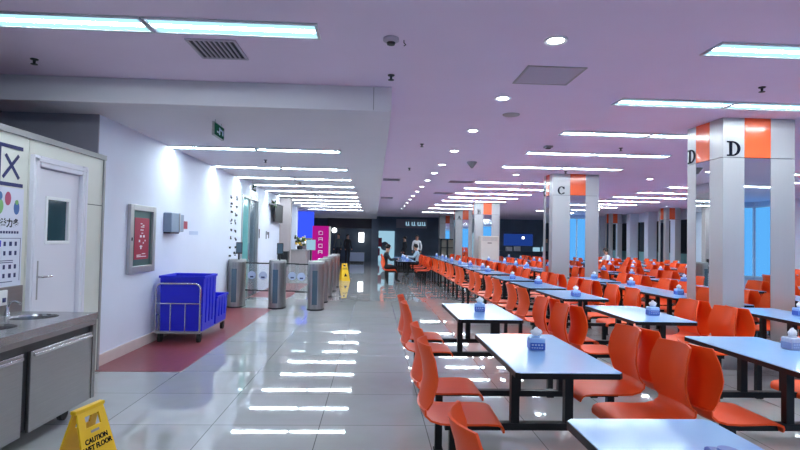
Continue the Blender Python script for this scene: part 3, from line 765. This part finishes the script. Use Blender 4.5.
def bin_(x0, x1, y0, y1, z0, z1, label, name='plastic_bin'):
    r = thing(name, label, 'bin', ((x0+x1)/2, (y0+y1)/2, z0), 'blue bins on the trolley')
    t = .014
    b = MB(); bm = b.bm
    lo = [(x0+t, y0+t, z0), (x1-t, y0+t, z0), (x1-t, y1-t, z0), (x0+t, y1-t, z0)]
    hi = [(x0, y0, z1), (x1, y0, z1), (x1, y1, z1), (x0, y1, z1)]
    i_hi = [(x0+.01, y0+.01, z1), (x1-.01, y0+.01, z1), (x1-.01, y1-.01, z1), (x0+.01, y1-.01, z1)]
    i_lo = [(x0+t+.01, y0+t+.01, z0+.01), (x1-t-.01, y0+t+.01, z0+.01), (x1-t-.01, y1-t-.01, z0+.01), (x0+t+.01, y1-t-.01, z0+.01)]
    R4 = [[bm.verts.new(p) for p in q] for q in (lo, hi, i_hi, i_lo)]
    bm.faces.new(R4[0]); bm.faces.new(R4[3])
    for A, B in zip(R4, R4[1:]):
        for k in range(4): bm.faces.new((A[k], A[(k+1) % 4], B[(k+1) % 4], B[k]))
    b.build('body', M['blue'], r, .006)
    e = .014
    b = MB(); b.box(x0-e, x1+e, y0-e, y0, z1-.03, z1+.004).box(x0-e, x1+e, y1, y1+e, z1-.03, z1+.004).box(x0-e, x0, y0, y1, z1-.03, z1+.004).box(x1, x1+e, y0, y1, z1-.03, z1+.004)
    b.build('rim', M['blue'], r, .004)
    b = MB()
    for k in range(1, 4):
        yy = y0+(y1-y0)*k/4; b.box(x1-.02, x1+.004, yy-.01, yy+.01, z0+.1, z1-.03)
    b.build('ribs', M['blue'], r)
bin_(-2.90, -2.31, 7.40, 7.98, .152, .90, 'tall blue plastic bin at the hoop end of the trolley')
bin_(-2.90, -2.31, 8.03, 8.60, .152, .56, 'lower blue plastic bin at the rear of the trolley')

# ------------------------------------------------------------------ wet floor signs
def wet_sign(loc, rz, label):
    r = thing('wet_floor_sign', label, 'floor sign', (0,0,0), 'yellow wet floor signs')
    # local: panels face +-y, ridge along x ; height .62
    H, hw0, hw1, sp = .588, .15, .088, .165
    for sgn in (-1, 1):
        def pt(u, v, off=0.):      # u across -1..1, v 0..1 up
            w = hw0+(hw1-hw0)*v
            return (u*w, sgn*(sp*(1-v)+.012+off), H*v)
        b = MB(); t = .010
        # panel made of strips around the hand hole at v .82-.93
        def quad(us, vs):
            q = [pt(us[0], vs[0]), pt(us[1], vs[0]), pt(us[1], vs[1]), pt(us[0], vs[1])]
            q2 = [(p[0], p[1]-sgn*t, p[2]) for p in q]
            b.hexa(q, q2)
        quad((-1, 1), (0.0, .05)); quad((-1, 1), (.05, .845)); quad((-1, -.52), (.845, .94)); quad((.52, 1), (.845, .94)); quad((-1, 1), (.94, 1.0))
        p = b.build('panel', M['yellow'], r)
        if sgn == -1:
            org = Vector(pt(0, .60, .0015)); up = (Vector(pt(0, 1, 0))-Vector(pt(0, 0, 0))).normalized()
            def T(v): return frame_mat(Vector(pt(0, v, .0008)), (1,0,0), up)
            text('lettering', 'CAUTION', .034, M['ink'], T(.745), p, .0008, .0012)
            text('lettering', 'WET FLOOR', .034, M['ink'], T(.688), p, .0008, .0012)
            g_ = MB(); 
            m4 = T(.38)
            for poly in ([(-.06,-.07),(.06,-.07),(0,.05)],):
                g_.prism([m4 @ Vector((x, y, 0)) for x, y in poly], (0,-.001,0))
            g_.build('pictogram', M['ink'], p)
            s_ = MB(); m5 = T(.812)
            s_.prism([m5 @ Vector(q) for q in ((-.028,-.006,0),(.028,-.006,0),(.028,.006,0),(-.028,.006,0))], (0,-.0006,0)); s_.build('small_print', M['trim_grey'], p)
    b = MB(); b.box(-.10, .10, -.016, .016, H-.012, H+.008); b.build('hinge', M['yellow'], r, .004)
    r.location = loc; r.rotation_euler = (0, 0, rz)
    return r
# near sign: ridge runs back and slightly right; the text panel faces the aisle
wet_sign((-1.415, 2.76, 0), math.radians(78), 'yellow caution wet floor sign standing before the wash counter')
wet_sign((-.99, 18.4, 0), math.radians(25), 'small distant yellow wet floor sign standing on the aisle floor')

# ------------------------------------------------------------------ turnstiles
def turnstile(x, y, label, wings, terminal, grp='turnstile gates', yaw=0., depth=.5, wid=.16):
    r = thing('turnstile', label, 'turnstile', (x, y, 0), grp)
    n = 24
    def ring(z, k): # stadium outline
        pts = []
        for i in range(n):
            a = 2*PI*i/n; cy = depth-wid if math.sin(a) >= 0 else wid
            pts.append((x+wid*k*math.cos(a), y+cy+wid*k*math.sin(a), z))
        return pts
    b = MB(); b.hexa(ring(.03, 1), ring(.93, 1)); b.build('cabinet', M['steel_post'], r, smooth=True)
    b = MB(); b.hexa(ring(0, 1.06), ring(.03, 1.06)); b.build('plinth', M['dark_metal'], r, smooth=True)
    b = MB(); b.hexa(ring(.93, 1.04), ring(.985, .96)); b.build('lid', M['trim_grey'], r, smooth=True)
    s = MB(); s.box(x-.05, x+.05, y-.004, y+.02, .12, .80); s.build('front_panel', M['smoke'], r)
    for sx in wings:
        xa, xb = (x+wid+.01, x+wid+.27) if sx > 0 else (x-wid-.27, x-wid-.01)
        w = bx('wing', M['gate_glass'], (xa, xb, y+.25, y+.262, .36, .90), r)
        e = MB(); e.box(xa, xb, y+.245, y+.267, .90, .925).box(xa, xb, y+.245, y+.267, .335, .36); e.build('edge_rail', M['dark_metal'], w)
        st = MB(); cx_ = (xa+xb)/2
        st.prism([(cx_+.085*math.cos(2*PI*k/16), y+.249, .66+.085*math.sin(2*PI*k/16)) for k in range(16)], (0, -.002, 0)); st = st.build('sticker', M['sticker'], w)
        MB().box(cx_-.035, cx_+.035, y+.2455, y+.247, .61, .64).build('mark', M['navy'], st)
    if terminal:
        p = MB().tube([(x+.06, y+.1, .98), (x+.06, y+.1, 1.10)], .02, 10).build('terminal_post', M['dark_metal'], r)
        t = bx('terminal', M['shop_black'], (x, x+.13, y+.08, y+.11, 1.10, 1.34), r, .01)
        bx('screen', M['smoke'], (x+.012, x+.118, y+.076, y+.08, 1.13, 1.32), t)
    return r
turnstile(-2.82, 10.95, 'steel turnstile cabinet nearest the white wall', (1,), True)
turnstile(-1.97, 10.85, 'steel turnstile cabinet with terminal in the middle of the gate line', (-1, 1), True)
turnstile(-1.16, 10.70, 'steel turnstile cabinet at the aisle end of the gate line', (-1,), False)
for i, y in enumerate((12.0, 13.2, 14.6, 15.9)):
    turnstile(-1.14, y, f'steel turnstile post behind the gate line, {ORD[i]} back along the aisle', (), False, 'side turnstiles', 0, .42, .12)
for i, (ya, yb) in enumerate(((11.7, 11.96), (12.5, 13.14), (13.7, 14.5), (15.1, 15.8))):
    r = thing('glass_barrier', f'glass barrier panel between side turnstile posts, {ORD[i]} back', 'barrier', (-1.14, ya, 0), 'glass barriers')
    bx('pane', M['gate_glass'], (-1.146, -1.134, ya, yb, .14, .88), r)
    f = MB(); f.box(-1.155, -1.125, ya, yb, .88, .905).box(-1.155, -1.125, ya, yb, .115, .14).box(-1.15, -1.13, ya+.01, ya+.04, 0, .115).box(-1.15, -1.13, yb-.04, yb-.01, 0, .115); f.build('rails', M['alu'], r)

# ------------------------------------------------------------------ far entrance zone
tag(bx('wall_cabinet', M['shop_black'], (-3.0, -2.68, 16.75, 16.98, .55, 1.02)), 'low black box against the taupe wall', 'box')
struct(bx('wall_led', M['blue_led'], (-4.0, -2.95, 26.0, 26.2, 1.45, SH-.02)), 'glowing blue wall beyond the white pier', 'wall')
struct(bx('wall_led_base', M['brown_wall'], (-4.0, -2.95, 26.0, 26.2, 0, 1.45)))
bn = thing('banner', 'magenta lightbox banner with white characters at aisle end', 'banner', (-2.4, 24, 0))
bx('panel', M['magenta'], (-2.76, -2.02, 24.0, 24.12, .25, 2.0), bn, .01)
bx('side_frame', M['beige'], (-2.02, -1.95, 23.98, 24.14, 0, 1.98), bn, .004)
bx('base', M['dark_metal'], (-2.76, -2.02, 23.98, 24.14, 0, .25), bn)
b = MB()
for k, z in enumerate((1.62, 1.33, 1.04, .75)):
    l = MB(); l.box(-2.48, -2.30, 23.99, 24.0, z+.13, z+.15).box(-2.48, -2.46, 23.99, 24.0, z, z+.13).box(-2.32, -2.30, 23.99, 24.0, z, z+.13)
    if k % 2: l.box(-2.46, -2.32, 23.99, 24.0, z+.06, z+.08)
    else: l.box(-2.48, -2.30, 23.99, 24.0, z-.02, z)
    l.build('lettering', M['tissue'], bn)
# ledge with flowers and parcels behind the turnstiles
lg = thing('reception_desk', 'taupe reception desk behind the turnstiles', 'desk', (-2.75, 19.5, 0))
bx('body', M['brown_wall'], (-3.2, -2.45, 19.4, 19.9, 0, .98), lg, .01)
bx('desk_top', M['trim_grey'], (-3.25, -2.40, 19.35, 19.95, .98, 1.02), lg, .006)
fl = thing('flower_arrangement', 'yellow and white flower arrangement on the taupe desk', 'flowers', (-2.7, 19.6, 1.02))
MB().lathe([(0, 0), (.08, 0), (.11, .10), (.09, .14), (0, .14)], (-2.7, 19.6, 1.02), 16).build('vase', M['cloth_dark'], fl, smooth=True)
for m_, nm, cnt_ in ((M['plant'], 'leaves', 18), (M['yellow'], 'blossoms', 10), (M['tissue'], 'blossoms', 10), (M['hair'], 'dark_leaves', 8)):
    b = MB()
    for k in range(cnt_):
        b.ball((-2.7+random.uniform(-.2, .22), 19.6+random.uniform(-.12, .12), 1.22+random.uniform(-.05, .3)), random.uniform(.03, .06), sub=1)
    b.build(nm, m_, fl)
tag(MB().lathe([(0, 0), (.12, .01), (.2, .12), (.21, .22), (.14, .34), (0, .37)], (-1.98, 19., .0), 20).build('cyan_stool', M['box_blue'], None, smooth=True), 'cyan rounded seat near the magenta banner', 'stool')
tag(bx('display_screen', M['lightbox'], (-2.62, -2.28, 20.9, 20.95, .98, 1.38)), 'small cyan screen in front of the magenta banner', 'screen')
bx_p = thing('display_pedestal', 'slim dark pedestal under the cyan screen', 'pedestal', (-2.45, 20.92, 0))
MB().tube([(-2.45, 20.92, .02), (-2.45, 20.92, .98)], .03, 10).build('pole', M['dark_metal'], bx_p)
MB().lathe([(0, 0), (.18, 0), (.17, .02), (0, .025)], (-2.45, 20.92, 0), 18).build('base', M['dark_metal'], bx_p)
# far shopfront bits
wb = thing('service_counter', 'white boxed counter before the dark shopfront', 'counter', (-.95, 32, 0))
bx('body', M['sticker'], (-1.42, -.56, 32.0, 32.5, .10, .62), wb, .01); bx('base', M['dark_metal'], (-1.38, -.6, 32.05, 32.45, 0, .10), wb)
tag(bx('hanging_sign', M['white_glow'], (-.95, -.62, 33.4, 33.5, 1.25, 1.85)), 'small white lit sign above the white counter', 'sign')
gl = thing('globe_lamp', 'glowing round lamp beside the shopfront entrance', 'lamp', (-2.45, 33, 0))
MB().ball((-2.45, 33, 1.95), .16).build('globe', M['white_glow'], gl, smooth=True)
MB().tube([(-2.45, 33, 0), (-2.45, 33, 1.80)], .03, 8).build('pole', M['dark_metal'], gl)
pb = thing('light_poster', 'pale blue lit poster with red shape at far end', 'poster', (.75, 35.9, 1))
bx('panel', M['lightbox'], (.22, 1.40, 35.86, 35.999, 0, 2.02), pb)
b = MB(); b.box(.16, .55, 35.84, 35.86, .95, 1.55).box(.16, .42, 35.84, 35.86, .35, .85); b.build('red_print', M['red_poster'], pb)
b = MB(); b.prism([(.75+.28*math.cos(2*PI*k/14), 35.86, 1.0+.3*math.sin(2*PI*k/14)) for k in range(14)], (0, -.01, 0)); b.build('dark_print', M['slate'], pb)
fs = thing('fascia_sign', 'grey sign with white characters on the dark far wall', 'sign', (2.6, 35.9, 2.5))
bx('board', M['grey_wall'], (1.5, 3.6, 35.9, 36.0, 2.25, 2.85), fs)
b = MB()
for xx in (2.15, 2.55, 2.95, 3.25): b.box(xx, xx+.26, 35.88, 35.9, 2.42, 2.47).box(xx, xx+.05, 35.88, 35.9, 2.42, 2.68).box(xx+.16, xx+.21, 35.88, 35.9, 2.47, 2.68)
b.build('lettering', M['lightbox'], fs)
tag(bx('wall_screen', M['blue_screen'], (8.9, 10.9, 35.9, 35.99, 1.2, 2.0)), 'blue glowing screen on the dark far wall', 'screen')
tag(MB().ball((10.2, 35.79, 1.75), .09).build('spot_lamp', M['white_glow'], None, smooth=True), 'bright white spot lamp on the blue screen', 'lamp')
for i, x in enumerate((8.75, 9.3, 10.6, 11.2, 11.75)):
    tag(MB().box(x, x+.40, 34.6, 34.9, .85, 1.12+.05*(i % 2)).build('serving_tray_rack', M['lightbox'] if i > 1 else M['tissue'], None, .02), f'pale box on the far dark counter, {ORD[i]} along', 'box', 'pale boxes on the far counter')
tag(bx('far_counter', M['shop'], (8.3, 12.4, 34.5, 35.2, 0, .85), bevel=.01), 'long dark counter under the blue screen', 'counter')
ac = thing('air_conditioner', 'tall beige floor-standing air conditioner before column B', 'air conditioner', (4.42, 20.4, 0))
bx('cabinet', M['beige'], (4.10, 4.80, 20.15, 20.6, .06, 1.66), ac, .02)
bx('plinth', M['dark_metal'], (4.12, 4.78, 20.17, 20.58, 0, .06), ac)
b = MB()
for k in range(5): b.box(4.16, 4.74, 20.142, 20.15, 1.48+.03*k, 1.49+.03*k)
b.build('grille', M['trim_grey'], ac)
bx('badge', M['dark_metal'], (4.36, 4.52, 20.142, 20.15, 1.38, 1.41), ac)
# shelf stand under farthest column front
sh = thing('display_shelf', 'dark framed shelf before the farthest banded column', 'shelf', (4.45, 32.1, 0))
f = MB()
for xx in (4.06, 4.46, 4.88): f.box(xx, xx+.06, 32.0, 32.4, 0, 1.55)
f.box(4.06, 4.94, 32.0, 32.4, 1.5, 1.56); f.build('frame', M['dark_metal'], sh)
bx('backing', M['beige'], (4.10, 4.90, 32.36, 32.4, .1, 1.5), sh)
for z in (.5, 1.0): bx('shelf_board', M['dark_metal'], (4.06, 4.94, 32.0, 32.36, z, z+.04), sh)

# ------------------------------------------------------------------ people (far away, small)
def person(loc, rz, pose, top, legs, label, h=1.68):
    k = h/1.68
    if pose == 'stand':
        J = {'pel': (0,0,.92), 'spine': (0,.0,1.12), 'chest': (0,0,1.30), 'neck': (0,0,1.43), 'headb': (0,.01,1.50), 'head': (0,.015,1.58), 'top': (0,.01,1.645),
             'hipL': (.09,0,.88), 'kneeL': (.10,.02,.48), 'ankL': (.10,-.01,.08), 'toeL': (.11,.13,.03), 'hipR': (-.09,0,.88), 'kneeR': (-.10,.04,.48), 'ankR': (-.10,-.03,.08), 'toeR': (-.11,.11,.03),
             'shL': (.17,0,1.37), 'elL': (.23,-.01,1.10), 'wrL': (.22,.10,.87), 'haL': (.21,.13,.78), 'shR': (-.17,0,1.37), 'elR': (-.23,-.01,1.10), 'wrR': (-.21,.12,.88), 'haR': (-.20,.15,.79)}
    else:
        J = {'pel': (0,.06,.53), 'spine': (0,.04,.72), 'chest': (0,.08,.90), 'neck': (0,.11,1.03), 'headb': (0,.13,1.10), 'head': (0,.15,1.18), 'top': (0,.14,1.245),
             'hipL': (.09,.08,.52), 'kneeL': (.11,.46,.51), 'ankL': (.11,.44,.08), 'toeL': (.11,.57,.03), 'hipR': (-.09,.08,.52), 'kneeR': (-.11,.46,.51), 'ankR': (-.11,.42,.08), 'toeR': (-.11,.55,.03),
             'shL': (.17,.08,.97), 'elL': (.22,.22,.76), 'wrL': (.12,.44,.79), 'haL': (.08,.52,.80), 'shR': (-.17,.08,.97), 'elR': (-.22,.22,.76), 'wrR': (-.12,.44,.79), 'haR': (-.08,.52,.80)}
    Rr = {'pel': .13, 'spine': .115, 'chest': .13, 'neck': .055, 'headb': .07, 'head': .09, 'top': .06, 'hipL': .09, 'kneeL': .058, 'ankL': .042, 'toeL': .035, 'shL': .062, 'elL': .045, 'wrL': .034, 'haL': .036}
    E_ = [('pel','spine'),('spine','chest'),('chest','neck'),('neck','headb'),('headb','head'),('head','top')]
    for s in 'LR': E_ += [('pel','hip'+s),('hip'+s,'knee'+s),('knee'+s,'ank'+s),('ank'+s,'toe'+s),('chest','sh'+s),('sh'+s,'el'+s),('el'+s,'wr'+s),('wr'+s,'ha'+s)]
    names = list(J); me = bpy.data.meshes.new('person_tmp')
    me.from_pydata([Vector(J[n])*k for n in names], [(names.index(a), names.index(b)) for a, b in E_], [])
    o = bpy.data.objects.new('person_tmp', me); COL.objects.link(o)
    sk = o.modifiers.new('s', 'SKIN'); sk.use_smooth_shade = True
    for i, n in enumerate(names):
        rr = Rr.get(n, Rr.get(n[:-1]+'L', .05))*k
        v = me.skin_vertices[0].data[i]; v.radius = (rr, rr*(.78 if n in ('chest', 'spine', 'pel') else 1)); v.use_root = (n == 'pel')
    ss = o.modifiers.new('d', 'SUBSURF'); ss.levels = 1; ss.render_levels = 1
    dg = bpy.context.evaluated_depsgraph_get()
    m2 = bpy.data.meshes.new_from_object(o.evaluated_get(dg)); bpy.data.objects.remove(o)
    b = bpy.data.objects.new('person', m2); COL.objects.link(b)
    m2.materials.clear()
    for m_ in (top, legs, M['skin'], M['rubber']): m2.materials.append(m_)
    zn = J['neck'][2]*k; zp = J['pel'][2]*k
    for p in m2.polygons:
        c = p.center
        near_hand = min((c-Vector(J[h_])*k).length for h_ in ('haL', 'haR')) < .085*k
        if c.z > zn or near_hand: p.material_index = 2
        elif c.z < .075*k: p.material_index = 3
        elif (pose == 'stand' and c.z < zp) or (pose != 'stand' and (c.z < .60*k and not (abs(c.x) > .16))): p.material_index = 1
        else: p.material_index = 0
        p.use_smooth = True
    hd = Vector(J['head'])*k
    hb = MB(); hb.ball(hd+Vector((0, -.018, .03))*k, .1*k, (1, 1.08, .95), 2)
    hb.bm.verts.ensure_lookup_table()
    bmesh.ops.bisect_plane(hb.bm, geom=hb.bm.verts[:]+hb.bm.edges[:]+hb.bm.faces[:], plane_co=hd+Vector((0, .06, .02))*k, plane_no=(0, .75, -.65), clear_outer=True)
    hair = hb.build('hair', M['hair'], smooth=True); hair.parent = b
    fc = MB(); fc.ball(hd+Vector((0, .098, -.005))*k, .016*k, (.8, 1, 1.2), 1); nose = fc.build('nose', M['skin'], smooth=True); nose.parent = b
    b.location = loc; b.rotation_euler = (0, 0, rz)
    return tag(b, label, 'person')
person((-1.98, 30, 0), PI*.9, 'stand', M['cloth_grey'], M['cloth_dark'], 'person in grey-green top standing before the far shopfront', 1.72)
person((-1.50, 30.6, 0), -PI*.8, 'stand', M['cloth_dark'], M['cloth_dark'], 'person all in black standing before the far shopfront', 1.70)
person((2.22, 27.2, 0), PI*.95, 'stand', M['cloth_white'], M['cloth_dark'], 'person in white top standing beyond the far orange chairs', 1.70)
person((1.62, 27.6, 0), PI*.6, 'stand', M['cloth_dark'], M['cloth_dark'], 'person in dark clothes standing beside the one in white', 1.62)
person((.36, 18.1, 0), -PI/2, 'sit', M['cloth_dark'], M['cloth_dark'], 'person in dark jacket seated at the far aisle table')
person((1.83, 21.3, 0), PI/2, 'sit', M['cloth_blue'], M['cloth_dark'], 'person in pale blue top seated at the far aisle table')
person((9.1, 20.1, 0), PI/2, 'sit', M['cloth_white'], M['cloth_dark'], 'person in white shirt seated among chairs near column C')

# ------------------------------------------------------------------ world, camera, view
w = bpy.data.worlds.new('World'); SC.world = w; w.use_nodes = True
w.node_tree.nodes['Background'].inputs[0].default_value = (.25, .35, .5, 1); w.node_tree.nodes['Background'].inputs[1].default_value = .05
cam = bpy.data.cameras.new('Camera'); cam.sensor_width = 36; cam.lens = 530/800*36; cam.clip_end = 200
co = bpy.data.objects.new('Camera', cam); COL.objects.link(co); SC.camera = co
Rm = Matrix.Rotation(-math.radians(2.8), 4, 'Z') @ Matrix.Rotation(PI/2+math.radians(1.57), 4, 'X') @ Matrix.Rotation(math.radians(1.15), 4, 'Z')
co.matrix_world = Matrix.Translation((0, 0, 1.46)) @ Rm
SC.view_settings.view_transform = 'Standard'; SC.view_settings.look = 'None'
SC.view_settings.exposure = 1.12; SC.view_settings.gamma = 1.0; SC.view_settings.use_curve_mapping = False
SC.cycles.max_bounces = 8; SC.cycles.diffuse_bounces = 6; SC.cycles.glossy_bounces = 5; SC.cycles.transmission_bounces = 8
SC.cycles.use_denoising = True
SC.cycles.sample_clamp_indirect = 6
